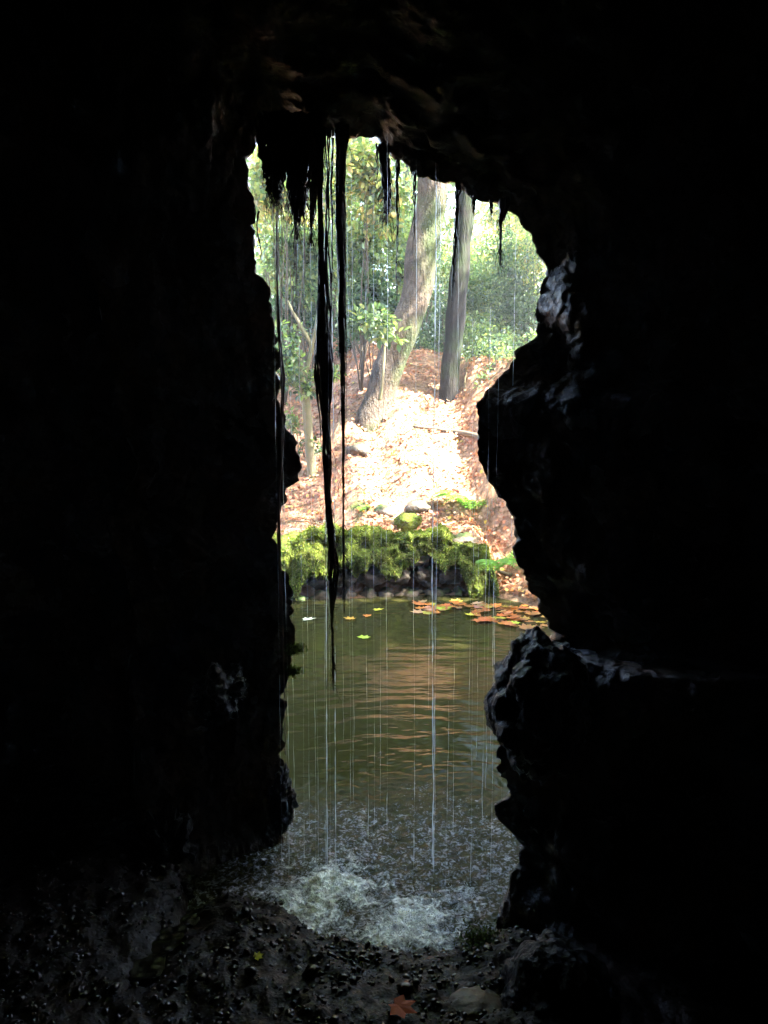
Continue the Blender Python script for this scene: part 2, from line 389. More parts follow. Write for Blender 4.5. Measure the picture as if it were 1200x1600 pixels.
# ------------------------------------------------------------------ cave floor
EDGE = [on(*p) for p in ((300,1420),(350,1402),(400,1405),(440,1425),(480,1462),(560,1484),(640,1494),(700,1490),(740,1474),(780,1462),(840,1450))]
ex = [p.x for p in EDGE]; ey = [p.y for p in EDGE]
def FL(x, y):
    n = fr(Vector((x*3, y*3, 1)), 4)*.02 + fr(Vector((x*14, y*14, 3)), 4)*.018 + fr(Vector((x*45, y*45, 3)), 3)*.005
    if x < ex[0]: ye = ey[0] + sst(0, .12, ex[0]-x)*2.5
    else: ye = float(np.interp(x, ex, ey))
    ye += fr(Vector((x*7, 3, 4)), 3)*.03
    d = ye - y
    z = .07*(1-math.exp(-max(0, d)/.22)) + .012 if d > 0 else max(-.35, .004+d*.7)
    # runnel in front of the left pillar
    a = on(300, 1400, .03); b = on(215, 1535, .05); ab = (b-a).xy; t = min(1, max(0, (Vector((x, y))-a.xy).dot(ab)/ab.length_squared))
    dd = (Vector((x, y)) - (a.xy+ab*t)).length
    z -= .035*math.exp(-(dd/.045)**2)
    z += .05*sst(-.55, -1.4, x) if False else .0
    z += .06*sst(.5, 1.1, -x)
    return z + n
V = []; Fc = []
xs2 = np.concatenate([np.arange(-3.2, -1.4, .1), np.arange(-1.4, .8, .0125), np.arange(.8, 3, .1)]); ys2 = np.concatenate([np.arange(-4.5, 1.6, .15), np.arange(1.6, 3.2, .0125), np.arange(3.2, 3.7, .1)])
for y in ys2:
    for x in xs2: V.append((x, y, FL(float(x), float(y))))
nx2 = len(xs2)
for j in range(len(ys2)-1):
    for i in range(nx2-1):
        a = j*nx2+i; Fc.append((a, a+1, a+nx2+1, a+nx2))
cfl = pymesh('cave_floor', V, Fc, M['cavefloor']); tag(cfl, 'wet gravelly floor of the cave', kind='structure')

# shallow water trickling away down the runnel
P0, P1 = on(315, 1392, .03), on(205, 1550, .05); V = []; Fc = []; n = 90
for i in range(n):
    t = i/(n-1); c = P0.lerp(P1, t); c.x += .012*math.sin(t*9); w_ = .05+.012*math.sin(t*14)
    for j in range(14):
        u = (j/13-.5)*2; x, y = c.x+u*w_, c.y+u*w_*.25
        V.append((x, y, FL(c.x, c.y)+.012+.004*fr(Vector((x*60, y*25, 1)), 3)))
for i in range(n-1):
    for j in range(13): a = i*14+j; Fc.append((a, a+1, a+15, a+14))
M['trickle'] = mat('dark_trickle', (.01, .008, .006), .06, .5, (('n', 50, .6, .008),))
tr = pymesh('trickle_water', V, Fc, M['trickle']); tag(tr, 'dark trickle of water running over the gravel', kind='structure')

# pebbles strewn over the cave floor
iv, if_ = ico(1)
pos = []; sc = []; cols = []
pal = [(.025, .020, .016), (.04, .03, .022), (.018, .017, .018), (.05, .045, .04), (.035, .02, .013), (.12, .11, .095)]
while len(pos) < 9000:
    x = random.uniform(-1.4, .55); y = random.uniform(1.6, 3.2); z = FL(x, y)
    if fr(Vector((x*5, y*5, 12)), 3) < -.12 and random.random() < .75: continue
    if z < -.01: continue
    s = random.choice((.0015, .002, .002, .003, .003, .004, .005, .009)) * random.uniform(.7, 1.3)
    if random.random() < .004: s = random.uniform(.012, .022)
    pos.append((x, y, z+s*random.uniform(-.1, .35))); sc.append((s*random.uniform(.9, 1.5), s*random.uniform(.7, 1.2), s*random.uniform(.5, .8)))
    c = random.choice(pal); k_ = random.uniform(.3, .85); cols.append([v*k_ for v in c])
iv = [v*(1+.55*noise.noise(v*1.7+Vector((5, 2, 1)))) for v in iv]
me = scatter_mesh('gravel', iv, if_, pos, rots(len(pos), [(0, 0, 1)]*len(pos), .35), sc, cols)
g = link('gravel', me, M['pebble']); tag(g, 'wet dark gravel over the cave floor', kind='stuff')

# ------------------------------------------------------------------ pool
HITS = [(on(523,1388), 1.0, .10), (on(478,1415), 1.0, .10), (on(652,1442), 1.0, .085), (on(612,1462), .8, .08), (on(727,1400), .3, .06), (on(680,1462), .6, .07)]
drops = [(random.uniform(-.42, .42), random.uniform(2.3, 3.3)) for _ in range(90)]
def foam(x, y):
    p = Vector((x, y, 0)); f = 0
    for h, a, r in HITS: f = max(f, a*math.exp(-((p-h).length/(r*1.25*(1+.7*fr(Vector((x*13, y*13, 6)), 3))))**2))
    edge = 3.32 + .10*math.sin(x*5+1) + fr(Vector((x*2.2, y*2.2, 9)), 4)*.28
    basev = .55*(1-sst(edge-.45, edge+.12, y))
    basev += fr(Vector((x*6, y*6, 2)), 3)*.07*sst(.02, .2, basev)
    return min(1, max(0, basev + f*.6))
xs3 = np.concatenate([-np.geomspace(4.2, 1.05, 14), np.arange(-1.0, 1.0, .01), np.geomspace(1.05, 4.2, 14)])
ys3 = np.concatenate([np.arange(2.0, 3.9, .01), np.arange(3.9, 7.6, .022)])
X3, Y3 = np.meshgrid(xs3, ys3); Z3 = np.zeros_like(X3)
rng = np.random.default_rng(3)
for i, (dx, dy) in enumerate(drops):
    r = np.hypot(X3-dx, Y3-dy); ph = rng.uniform(0, 6.28); wl = rng.uniform(.03, .07); reach = rng.uniform(.10, .32)
    Z3 += .0011*np.cos(r/wl*6.283+ph)*np.exp(-r/reach)
for h, a_, r_ in HITS:
    r = np.hypot(X3-h.x, Y3-h.y); Z3 += .0026*a_*np.cos(r/.042*6.283)*np.exp(-r/.22)
# swell travelling outward to the far bank
for k in range(9):
    cx, cy = rng.uniform(-.5, .5), rng.uniform(2.3, 2.9); r = np.hypot(X3-cx, Y3-cy); wl = rng.uniform(.11, .30)
    Z3 += .0006*np.cos(r/wl*6.283+rng.uniform(0, 6.28))*np.exp(-r/4.0)
FO = np.zeros_like(Z3)
for j in range(len(ys3)):
    for i in range(len(xs3)):
        y = ys3[j]; x = xs3[i]
        if y < 3.9:
            f = foam(float(x), float(y)); FO[j, i] = f
            if f > .02: Z3[j, i] += f*.008*fr(Vector((x*55, y*55, 4)), 3) + max(0, f-.6)*.07*abs(noise.noise(Vector((x*30, y*30, 8))))
V = np.stack([X3, Y3, Z3], -1).reshape(-1, 3); nx3 = len(xs3); Fc = []
for j in range(len(ys3)-1):
    for i in range(nx3-1):
        a = j*nx3+i; Fc.append((a, a+1, a+nx3+1, a+nx3))
pool = pymesh('water', V, Fc, M['water']); tag(pool, 'murky olive pool frothing where the water lands', kind='structure')
a = pool.data.attributes.new('foam', 'FLOAT', 'POINT'); a.data.foreach_set('value', FO.reshape(-1))

# thrown-up spray droplets around the landing places
pos = []; sc = []
for h, a_, r in HITS:
    for _ in range(int(700*a_)):
        rr = abs(random.gauss(0, r*.75)); th = random.uniform(0, 6.28)
        p = h + Vector((math.cos(th)*rr, math.sin(th)*rr*.9, abs(random.gauss(0, .045*a_))*math.exp(-rr/r*.6)+.002))
        if p.y > 2.12: pos.append(p[:]); sc.append(random.choice((.0005, .0008, .0011, .0016)))
sv, sf = ico(1)
me = scatter_mesh('spray', sv, sf, pos, rots(len(pos)), sc); shade(me)
sp = link('spray', me, M['stream']); tag(sp, 'droplets splashing up where the water lands', kind='stuff')

# ------------------------------------------------------------------ leaf shapes
def leaf_oval(fold=.12, n=4):
    """quads either side of a midrib; x along leaf 0..1"""
    V = []; Fq = []
    prof_ = [0.02, .22, .26, .18, .01] if n == 4 else [.02, .25, .02]
    m = len(prof_)
    for i, w_ in enumerate(prof_):
        x = i/(m-1); dz = -.18*x*x
        V += [(x, -w_, dz+fold*w_*2), (x, 0, dz), (x, w_, dz+fold*w_*2)]
    for i in range(m-1):
        a = i*3; Fq += [(a, a+3, a+4, a+1), (a+1, a+4, a+5, a+2)]
    return V, Fq
LEAF = leaf_oval(); LEAF_S = leaf_oval(.1, 2)
def leaf_maple(seed=0):
    """five-lobed leaf as triangles round a centre, slightly curled"""
    r = random.Random(seed)
    an = []; lobes = [(-150, .45), (-125, .40), (-95, .70), (-68, .50), (-42, .90), (-22, .58), (0, 1.0), (22, .58), (42, .90), (68, .50), (95, .70), (125, .40), (150, .45), (180, .2)]
    V = [(0, 0, 0)]; curl = r.uniform(.1, .45)
    for a_, l in lobes:
        l *= .55*r.uniform(.88, 1.1); t = rad(a_)
        x, y = l*math.cos(t), l*math.sin(t); V.append((x, y, curl*(x*x*.9+y*y*1.3)+r.uniform(-.03, .03)))
    n = len(lobes); Fq = [(0, i+1, (i+1) % n+1) for i in range(n)]
    return V, Fq

# ------------------------------------------------------------------ leaf litter on the bank
LIT = [(.44, .18, .09), (.50, .25, .14), (.30, .12, .065), (.62, .38, .24), (.24, .11, .06), (.60, .22, .06), (.62, .48, .10), (.45, .30, .20), (.38, .14, .07)]
LW = [5, 5, 3.5, 5, 3, 1.6, .9, 4, 3]
def nrm(x, y, e=.06):
    return Vector((-(H(x+e, y)-H(x-e, y))/(2*e), -(H(x, y+e)-H(x, y-e))/(2*e), 1)).normalized()
parts = []
for seed in range(4):
    pos = []; N_ = []; sc = []; cols = []
    while len(pos) < 12000:
        y = random.uniform(6.4, 15.5); x = random.uniform(-.34, .34)*y*1.0
        if random.random() > 1.2 - (y-7)*.07: continue
        z = H(x, y)
        if z < .035: continue
        if x < .95 and y-far_edge(x) < .18: continue
        if y-far_edge(x) < 1.7 and x < -.2 and random.random() < .72: continue
        if fr(Vector((x*2.4, y*2.4, 20)), 3) < -.2 and random.random() < .8: continue
        n_ = nrm(x, y)
        if n_.z < .45: continue
        pos.append(Vector((x, y, z)) + n_*random.uniform(.004, .04)); N_.append(n_[:]); sc.append(random.uniform(.03, .068)*random.choice((.7, 1, 1)))
        c = random.choices(LIT, LW)[0]; k = random.uniform(.75, 1.2); cols.append([v*k for v in c])
    v, f = leaf_maple(seed)
    parts.append(scatter_mesh('leaf_litter', v, f, [p[:] for p in pos], rots(len(pos), N_, .30), sc, cols))
bm = bmesh.new()
for p in parts: bm.from_mesh(p)
me = bpy.data.meshes.new('leaf_litter'); bm.to_mesh(me); bm.free()
lit = link('leaf_litter', me, M['litter']); tag(lit, 'dry brown and orange leaves covering the bank', kind='stuff')

# single leaves: floating on the pool and lying on the cave floor
leafmesh = [None]*4
def single_leaf(name, p, size, rot, col, label, cat='leaf', group=None, var=0, tilt=(0, 0), m=None):
    v, f = leaf_maple(20+var)
    me = bpy.data.meshes.new(name); me.from_pydata([(a*size*1.1, b*size*1.1, c*size*.6) for a, b, c in v], [], f)
    ca = me.color_attributes.new('Col', 'FLOAT_COLOR', 'POINT'); ca.data.foreach_set('color', [q for _ in v for q in (*col, 1)])
    o = link(name, me, m or M['litter']); o.location = p; o.rotation_euler = (tilt[0], tilt[1], rot)
    return tag(o, label, cat, group)
YEL = (.62, .60, .06); YG = (.42, .62, .06); ORA = (.62, .22, .05); BRN = (.40, .15, .06); TAN = (.55, .33, .20)
single_leaf('floating_leaf', on(567, 996, .006), .12, 1.0, YG, 'lone yellow-green leaf floating in the middle of the dark pool', var=1)
single_leaf('floating_leaf', on(588, 953, .006), .11, .3, YEL, 'yellow leaf floating close under the mossy wall', var=2)
single_leaf('floating_leaf', on(548, 967, .006), .12, 2.0, (.6, .35, .06), 'orange leaf with yellow edges floating beside the long hanging root', var=3)
single_leaf('floating_leaf', on(575, 962, .006), .10, 2.6, ORA, 'small orange leaf floating just right of the long hanging root', var=1)
single_leaf('floating_leaf', on(478, 968, .006), .13, .1, (.75, .78, .6), 'pale whitish leaf floating by the left rock', var=2)
single_leaf('floating_leaf', on(652, 957, .008), .16, 1.2, TAN, 'large tan leaf floating at the foot of the main water thread', var=3)
for (px, py, s, c, lb) in ((690,952,.17,YG,'big lime leaf at the left end of the floating drift of leaves'), (738,961,.15,YEL,'bright yellow lobed leaf in front of the orange drift'),
                       (772,966,.11,YEL,'small yellow leaf at the front edge of the floating drift'), (672,944,.13,YEL,'yellow leaf tucked against the wall foot beside the drift'),
                       (803,972,.12,YG,'lime leaf at the front right of the floating drift')):
    single_leaf('floating_leaf', on(px, py, .012), s, random.uniform(0, 6), c, lb, group='bright leaves floating by the wall', var=random.randrange(4), tilt=(random.uniform(-.1, .1), random.uniform(-.1, .1)))
cnt = 0; tries = 0
while cnt < 105 and tries < 4000:
    tries += 1
    px = random.uniform(655, 870); lo = 940 + max(0, px-770)*.12; hi = 958 + max(0, (px-690))*.175
    py = random.uniform(lo, hi); p = on(px, py, .004+random.uniform(0, .016))
    if p.y > far_edge(p.x)-.02: continue
    c = random.choice((ORA, ORA, BRN, BRN, TAN, (.5, .17, .06), (.55, .42, .07)))
    single_leaf('floating_leaf', p, random.uniform(.08, .16), random.uniform(0, 6.3), [v*random.uniform(.7, 1.15) for v in c],
                'orange brown leaf in the drift of fallen leaves floating below the wall end', group='orange leaves drifting below the wall end', var=random.randrange(4), tilt=(random.uniform(-.12, .12), random.uniform(-.12, .12)))
    cnt += 1
WETLEAF = mat('wet_leaf', (.3, .1, .04), .6, .15, (), attr='Col', trans=.1)
p = on(622, 1568, .1); single_leaf('fallen_leaf', (p.x, p.y, FL(p.x, p.y)+.02), .085, -.5, (.35, .06, .02), 'curled red brown leaf lying on the dark gravel', var=5, tilt=(.1, .1), m=WETLEAF)
p = on(401, 1486, .1); single_leaf('fallen_leaf', (p.x, p.y, FL(p.x, p.y)+.018), .034, .5, (.45, .40, .03), 'tiny yellow leaf on the cave gravel', var=6, tilt=(.3, 0), m=WETLEAF)

# ------------------------------------------------------------------ mossy retaining wall
wall = thing('retaining_wall', 'low curved dry-stone wall under thick bright moss at the far side of the pool', 'stone wall')
mb = MB(); seed = 0
random.seed(11)
x = -2.6; rows = [(-.12, .17), (.09, .15), (.25, .15), (.40, .13)]
for r_, (z0, hh) in enumerate(rows):
    x = -2.7 + r_*.07
    while x < .84 - r_*.05:
        wd = random.uniform(.14, .30); cx = x+wd/2; yy = far_edge(cx)+.10+.025*r_
        V_, F_ = rock((cx, yy-.025, z0+hh/2), (wd*.56, .13, hh*.62), 3, .30, 1.9, seed, .35); mb.add(V_, F_); seed += 1; x += wd
mb.build('stonework', M['wallstone'], wall)
# moss blanket draped over the top and down the face
def wall_front(x, z): return far_edge(x) - .07 + .07*sst(0, .55, z)
U = 260; W_ = 40; V = []; Fc = []
def topz(x): return .545 + .06*fr(Vector((x*1.9, 0, 7)), 3) + .015*math.sin(x*9) - .20*sst(.5, 1.02, x)
def hang(x):   # how far down the face the moss reaches
    return .29 + .15*sst(0, 1, (-x-.1)/.5) + .06*math.sin(x*6+1) + .20*fr(Vector((x*4, 0, 3)), 4) - .14*math.exp(-((x-.27)/.16)**2) + .12*math.exp(-((x-.82)/.12)**2)
for i in range(U):
    x = -2.6 + 3.62*i/(U-1)
    hg = max(.08, hang(x)); e = sst(1.03, .8, x)
    for j in range(W_):
        t = j/(W_-1)
        if t < .55:   # face, bottom to top
            q = t/.55; z = topz(x) - hg*(1-q); y = wall_front(x, z) - .035*math.sin(math.pi*min(1, q*1.2)); z += 0
        else:
            q = (t-.55)/.45; y = wall_front(x, .56)+q*.34; z = topz(x) + .06*math.sin(math.pi*q*.9) - .05*q
        n_ = fr(Vector((x*5, y*5, z*5)), 4)*.085 + fr(Vector((x*24, y*24, z*24)), 3)*.018
        if j == 0: n_ = -.03
        V.append(Vector((x, y - n_*(1 if t < .55 else .2) + (1-sst(0, 1, (1.02-x)/.12))*.08, z + n_*(.4 if t < .55 else 1) - .25*(1-sst(0, 1, (1.03-x)/.10)))))
for i in range(U-1):
    for j in range(W_-1):
        a = i*W_+j; Fc.append((a, a+W_, a+W_+1, a+1))
mossb = pymesh('moss', V, Fc, M['mossbase'], wall)
VV = V; pos = []; D = []; sc = []; cols = []
for _ in range(42000):
    i = random.randrange(20, U-1); j = random.randrange(W_-1); p = VV[i*W_+j] + (VV[(i+1)*W_+j+1]-VV[i*W_+j])*random.random()
    t = j/W_
    cl = fr(p*4+Vector((3, 3, 3)), 3)
    if cl < -.15 and random.random() < .8: continue
    if t < .5: d = (random.gauss(0, .35), -.55+random.gauss(0, .25), -.6+random.gauss(0, .4))
    else: d = (random.gauss(0, .4), -.35+random.gauss(0, .3), .7+random.gauss(0, .3))
    pos.append(p[:]); D.append(d); sc.append(random.uniform(.010, .022)*(1.4 if t < .12 else 1))
    c = random.choice(((.16, .25, .03), (.24, .33, .04), (.10, .15, .02), (.30, .37, .07), (.20, .18, .06))); k = random.uniform(.75, 1.25); cols.append([v*k for v in c])
me = scatter_mesh('moss_fronds', *LEAF_S, pos, rots_dir(np.array(D)), sc, cols); fo = link('moss_fronds', me, M['moss'], wall)

# ------------------------------------------------------------------ ferns, stones, twigs, logs on the bank
def fern(p, fronds, length, label, seed=0, dirs=None):
    r = random.Random(seed); t = thing('fern', label, 'fern', loc=p)
    for k in range(fronds):
        a = dirs[k] if dirs else r.uniform(0, 6.28); L_ = length*r.uniform(.75, 1.1); path = []
        lift = r.uniform(.6, 1.0)
        for i in range(12):
            q = i/11; path.append(Vector((math.cos(a)*L_*q, math.sin(a)*L_*q, L_*(lift*q*1.6 - .95*q*q*lift*1.5))))
        V_, F_ = tube(path, [.004*(1-.8*i/11) for i in range(12)], 4)
        fo_ = link('frond', bpy.data.meshes.new('frond'), M['fern'], t)
        pos = []; D = []; sc = []; cols = []
        n = 20
        for i in range(1, n):
            q = i/n; u = q*11; i0 = int(u); pt = path[i0].lerp(path[min(i0+1, 11)], u-i0); tg = (path[min(i0+1, 11)]-path[i0]).normalized()
            side = tg.cross(Vector((0, 0, 1))).normalized(); ln = L_*.30*math.sin(math.pi*min(1, q*.85+.15))*(1-q*.35)
            for s_ in (-1, 1):
                pos.append(pt[:]); D.append((side*s_+tg*.45+Vector((0, 0, -.15)))[:]); sc.append((ln, ln*.8, ln)); c = r.uniform(.8, 1.2); cols.append((.17*c, .36*c, .05*c))
        me = scatter_mesh('frond', *LEAF_S, pos, rots_dir(np.array(D), .1), sc, cols)
        b2 = bmesh.new(); b2.from_mesh(me)
        vs_ = [b2.verts.new(v) for v in V_]; lay = b2.verts.layers.float_color.get('Col')
        for v in vs_: v[lay] = (.2, .3, .06, 1)
        for f_ in F_:
            try: b2.faces.new([vs_[i] for i in f_])
            except ValueError: pass
        m2 = bpy.data.meshes.new('frond'); b2.to_mesh(m2); b2.free(); m2.materials.append(M['fern']); fo_.data = m2
    return t
def ground_at(px, py):
    """where the sight line through a target pixel meets the bank"""
    d = ray(px, py); t = 5.5
    while t < 40:
        p = Vector((0, 0, CAMZ)) + d*t
        if p.z <= H(p.x, p.y): return p
        t += .02
    return p
p = ground_at(762, 905); p = Vector((.93, 6.72, .28)); fern(p, 4, .42, 'bright fern frond arching over the water at the right end of the mossy wall', 3, [-.5, -1.2, -.05, -2.0])
p = ground_at(735, 800); fern(p+Vector((0, 0, .02)), 6, .42, 'pale green fern on the sunlit bank above the mossy wall', 5)
p = ground_at(567, 800); fern(p+Vector((0, 0, .0)), 4, .2, 'small dull fern on the shaded leaves left of the sunlit bank', 8)
V_, F_ = rock(ground_at(640, 822)+Vector((0, 0, .03)), (.15, .13, .10), 4, .2, 1.5, 4)
o = pymesh('mossy_stone', V_, F_, M['mossbase']); tag(o, 'small rounded stone fully green with moss on the bank above the wall', 'stone')
for (px, py, s, lb) in ((600, 800, .10, 'grey stone half buried in leaves beside the rill'), (560, 705, .12, 'dull stone low in the leaves below the leaning trunk'), (655, 795, .12, 'flat brown stone at the top of the little rill')):
    V_, F_ = rock(ground_at(px, py), (s*1.3, s, s*.7), 3, .25, 1.5, px); o = pymesh('bank_stone', V_, F_, M['wallstone']); tag(o, lb, 'stone')
def stick(name, pts, r, label, cat, m):
    P = [ground_at(*q)+Vector((0, 0, r*.9+.012)) for q in pts]; sp_ = [Vector(q) for q in spline(P, 14)]
    V_, F_ = tube(sp_, [r*(1-.5*i/13) for i in range(14)], 8, .3, 9); o = pymesh(name, V_, F_, m); return tag(o, label, cat)
stick('fallen_branch', [(755, 690), (715, 681), (680, 676), (645, 672)], .035, 'thick bare branch fallen across the leaves right of the leaning trunk', 'branch', M['twig'])
stick('stick', [(715, 818), (690, 826), (662, 831)], .012, 'thin pale stick lying on the bank just above the moss', 'stick', M['bark_pale'])
stick('stick', [(800, 905), (775, 897), (748, 893)], .02, 'short brown stick poking out at the right end of the moss', 'stick', M['twig'])

# ------------------------------------------------------------------ hanging roots and water at the arch
def root_bundle(name, pts, Y, strands, label, m='root', group=None, fuzz=.0, sr=None, seed=0):
    """pts: (x, y, width in target px); strands woven inside the bundle's width, ending at different heights"""
    r = random.Random(seed); mb = MB()
    kx = Y/F; sp_ = spline([(*at(a, b, Y), c*kx*1.0) for a, b, c in pts], max(30, int((pts[-1][1]-pts[0][1])/7)))
    n = len(sp_)
    for k in range(strands):
        a0 = r.uniform(0, 6.28); rr = math.sqrt(r.random()); sw = r.uniform(-2, 2); s_end = 1 if k < max(1, strands*.3) else r.uniform(.45, .98)
        s0 = 0 if r.random() < .85 else r.uniform(0, .3)
        path = []; rd = []; ph = r.uniform(0, 9)
        base_r = (sr or 1)*max(.0013, sp_[0][3]*.5/max(1.5, strands**.5)*r.uniform(.5, 1.0))
        i0, i1 = int(s0*(n-1)), max(int(s_end*(n-1)), 4)
        for i in range(i0, i1+1):
            q = sp_[i]; t = i/(n-1); w_ = q[3]*.5
            a_ = a0+sw*t; wob = w_*.42+.003
            x = q[0] + math.cos(a_)*rr*w_*.85 + wob*noise.noise(Vector((t*9, ph, k))) + .0022*noise.noise(Vector((q[2]*22, ph, k)))
            y = q[1] + math.sin(a_)*rr*w_*.85 + wob*noise.noise(Vector((t*9, ph+5, k)))
            path.append((x, y, q[2])); end = sst(0, .25, (i1-i)/(i1-i0+1e-6))
            loc = max(.0009, min(base_r*1.6, w_/max(1.2, strands**.5)*.95))
            rd.append(max(.0007, loc*(.25+.75*end)*(1+.5*noise.noise(Vector((q[2]*30, ph, 0))))))
        V_, F_ = tube(path, rd, 6, .25, 120); mb.add(V_, F_)
    for _ in range(int(fuzz)):
        i = r.randrange(2, n-2); q = sp_[i]; w_ = q[3]*.5; a_ = r.uniform(0, 6.28)
        b0 = Vector((q[0]+math.cos(a_)*w_*.8, q[1]+math.sin(a_)*w_*.8, q[2])); L_ = r.uniform(.01, .07)
        V_, F_ = tube([b0, b0+Vector((math.cos(a_)*L_*.25, math.sin(a_)*L_*.25, -L_*.5)), b0+Vector((math.cos(a_)*L_*.3, math.sin(a_)*L_*.3, -L_))], [.0012, .0009, .0005], 3); mb.add(V_, F_)
    o = mb.build(name, M[m]); return tag(o, label, 'root', group)
G1 = 'roots hanging from the arch'
root_bundle('root_clump', [(430,180,50),(430,240,46),(430,275,30),(431,300,22),(432,322,8)], 2.5, 60, 'broad black root clump at the left corner of the arch', group=G1, fuzz=120, sr=1.6, seed=1)
root_bundle('root_clump', [(472,185,62),(470,235,48),(467,290,34),(465,330,26),(464,375,4)], 2.5, 70, 'longest black pointed root clump, second from the left corner', group=G1, fuzz=130, sr=1.6, seed=2)
root_bundle('root_clump', [(488,190,30),(489,250,18),(490,300,12),(487,345,7),(486,385,2)], 2.47, 22, 'narrow ragged root clump against the right of the pointed one', group=G1, fuzz=60, sr=1.5, seed=3)
root_bundle('hanging_root', [(502,200,14),(501,260,8),(500,350,9),(502,450,12),(504,540,27),(506,600,27),(508,670,17),(510,760,13),(514,820,15),(518,870,18),(518,920,17),(518,960,8),(520,1020,4),(521,1080,2)], 2.42, 34, 'longest thick root cord, hanging almost to the water', group=G1, sr=1.6, fuzz=70, seed=4)
root_bundle('hanging_root', [(512,200,7),(512,300,5),(511,380,6),(514,480,8),(516,560,6)], 2.44, 5, 'slim dark root joining the longest cord halfway', group=G1, sr=1.5, seed=5)
root_bundle('hanging_root', [(534,195,24),(534,235,17),(533,300,12),(533,360,15),(534,430,13),(535,520,11),(537,600,8),(537,690,5),(537,760,3),(537,860,3),(538,960,1)], 2.46, 22, 'thick straight root cord just right of the longest one', group=G1, sr=1.6, fuzz=40, seed=6)
root_bundle('hanging_root', [(520,215,4),(518,300,3),(519,420,3),(518,520,2)], 2.5, 2, 'thread-thin root between the two thick cords', group=G1, seed=7)
root_bundle('root_clump', [(599,225,20),(601,250,15),(604,290,13),(604,325,9),(603,352,2)], 2.5, 26, 'short tapering root clump near the middle of the arch', group=G1, fuzz=45, seed=8)
root_bundle('root_strand', [(590,225,5),(589,260,3),(592,300,2)], 2.5, 3, 'short thin root left of the middle root clump', group=G1, seed=9)
root_bundle('root_strand', [(623,250,8),(621,290,6),(622,350,4),(620,400,3),(620,470,2)], 2.5, 6, 'thin dangling root just right of the middle root clump', group=G1, fuzz=10, sr=1.3, seed=10)
root_bundle('root_strand', [(649,268,6),(648,310,4),(647,350,4),(649,385,2)], 2.5, 4, 'thin root dangling in front of the leaning trunk', group=G1, sr=1.3, fuzz=8, seed=11)
root_bundle('root_strand', [(716,285,9),(715,320,6),(711,380,5),(708,440,4),(706,475,2)], 2.52, 7, 'dark root hanging in front of the dark upright trunk', group=G1, sr=1.3, fuzz=12, seed=12)
root_bundle('root_clump', [(787,310,20),(785,335,14),(782,350,6),(782,385,3),(782,400,5),(782,418,1)], 2.52, 16, 'small root clump at the right of the arch with one long tail', group=G1, fuzz=24, seed=13)
root_bundle('root_stub', [(740,305,7),(740,325,5),(740,337,2)], 2.52, 5, 'stubby root left of the small right-hand root clump', group=G1, seed=14)
root_bundle('root_stub', [(767,312,6),(767,328,4),(767,345,1)], 2.52, 4, 'tiny root stub beside the small right-hand root clump', group=G1, seed=15)
root_bundle('hanging_root', [(432,330,3),(432,420,3),(436,520,5),(440,600,7),(440,680,8),(437,760,7),(434,830,7),(437,900,6),(441,1000,5),(444,1100,4),(445,1180,3)], 2.6, 7, 'long red-brown root trailing down the left rock face', m='root_red', sr=1.5, seed=16)
root_bundle('root_strand', [(405,330,4),(403,360,3),(408,390,3),(408,412,2)], 2.6, 3, 'short black root looping off the upper left rock', seed=17)
for k, x in enumerate((428, 434, 440, 460, 462, 475)):
    root_bundle('rootlet', [(x,300+k*8,1.5),(x+1,400,1.2),(x+random.uniform(-3,3),470,1.2),(x+random.uniform(-3,3),560+random.uniform(-60,30),.8)], 2.5, 2, 'thread-thin pale rootlet dangling below the left root clumps', m='root_pale', group='pale rootlets below the left root clumps', sr=.9, seed=30+k)

# threads of falling water
ctop = [(c.x, c.z) for c in C if c.z > 1.75]
def arch_z(x): return min((abs(cx-x)-cz*.001, cz) for cx, cz in ctop)[1] if ctop else 2.4
def water_thread(px, Y, z1, r0, label, group, top=None, breaks=.25, seed=0):
    r = random.Random(seed); mb = MB(); x0 = (px-600)*Y/F
    zt = top if top is not None else arch_z(x0)+.04
    z = zt; ph = r.uniform(0, 9)
    segs = []
    while z > z1:
        fall = (zt-z)/(zt+1e-3); L_ = min(r.uniform(.12, .7)*(1-.6*fall), z-z1)
        segs.append((z, L_)); z -= L_ + (r.uniform(.04, .5)*(breaks+.2) if r.random() < breaks+fall*.4 else .004)
        if L_ < .03: break
    path = []; rd = []
    for (zs, L_) in segs:
        n = max(4, int(L_/.02))
        for i in range(n):
            t = i/(n-1); zz = zs-L_*t
            path.append((x0+.007*noise.noise(Vector((zz*1.3, ph, 0)))+.0022*noise.noise(Vector((zz*14, ph, 3))), Y+.004*noise.noise(Vector((zz*1.3, ph, 5))), zz))
            e = min(1, t*5, (1-t)*5)
            rd.append(max(.00008, r0*e*(1+1.1*noise.noise(Vector((zz*30, ph, 2))))))
    if len(path) > 3: mb.add(*tube(path, rd, 5))
    if not mb.V: return
    o = mb.build('water_thread', M['stream']); return tag(o, label, 'falling water', group)
water_thread(678, 2.46, .0, .0017, 'brightest thread of falling water, crossing the leaning trunk', 'threads of falling water', seed=1, breaks=.05)
water_thread(683, 2.55, .0, .0009, 'slim water thread beside the brightest one', 'threads of falling water', seed=2, breaks=.1)
water_thread(507, 2.50, .0, .0016, 'thread of water pouring off behind the longest root cord', 'threads of falling water', seed=3, breaks=.05)
water_thread(521, 2.53, .0, .0013, 'thread of water between the two thick root cords', 'threads of falling water', seed=4)
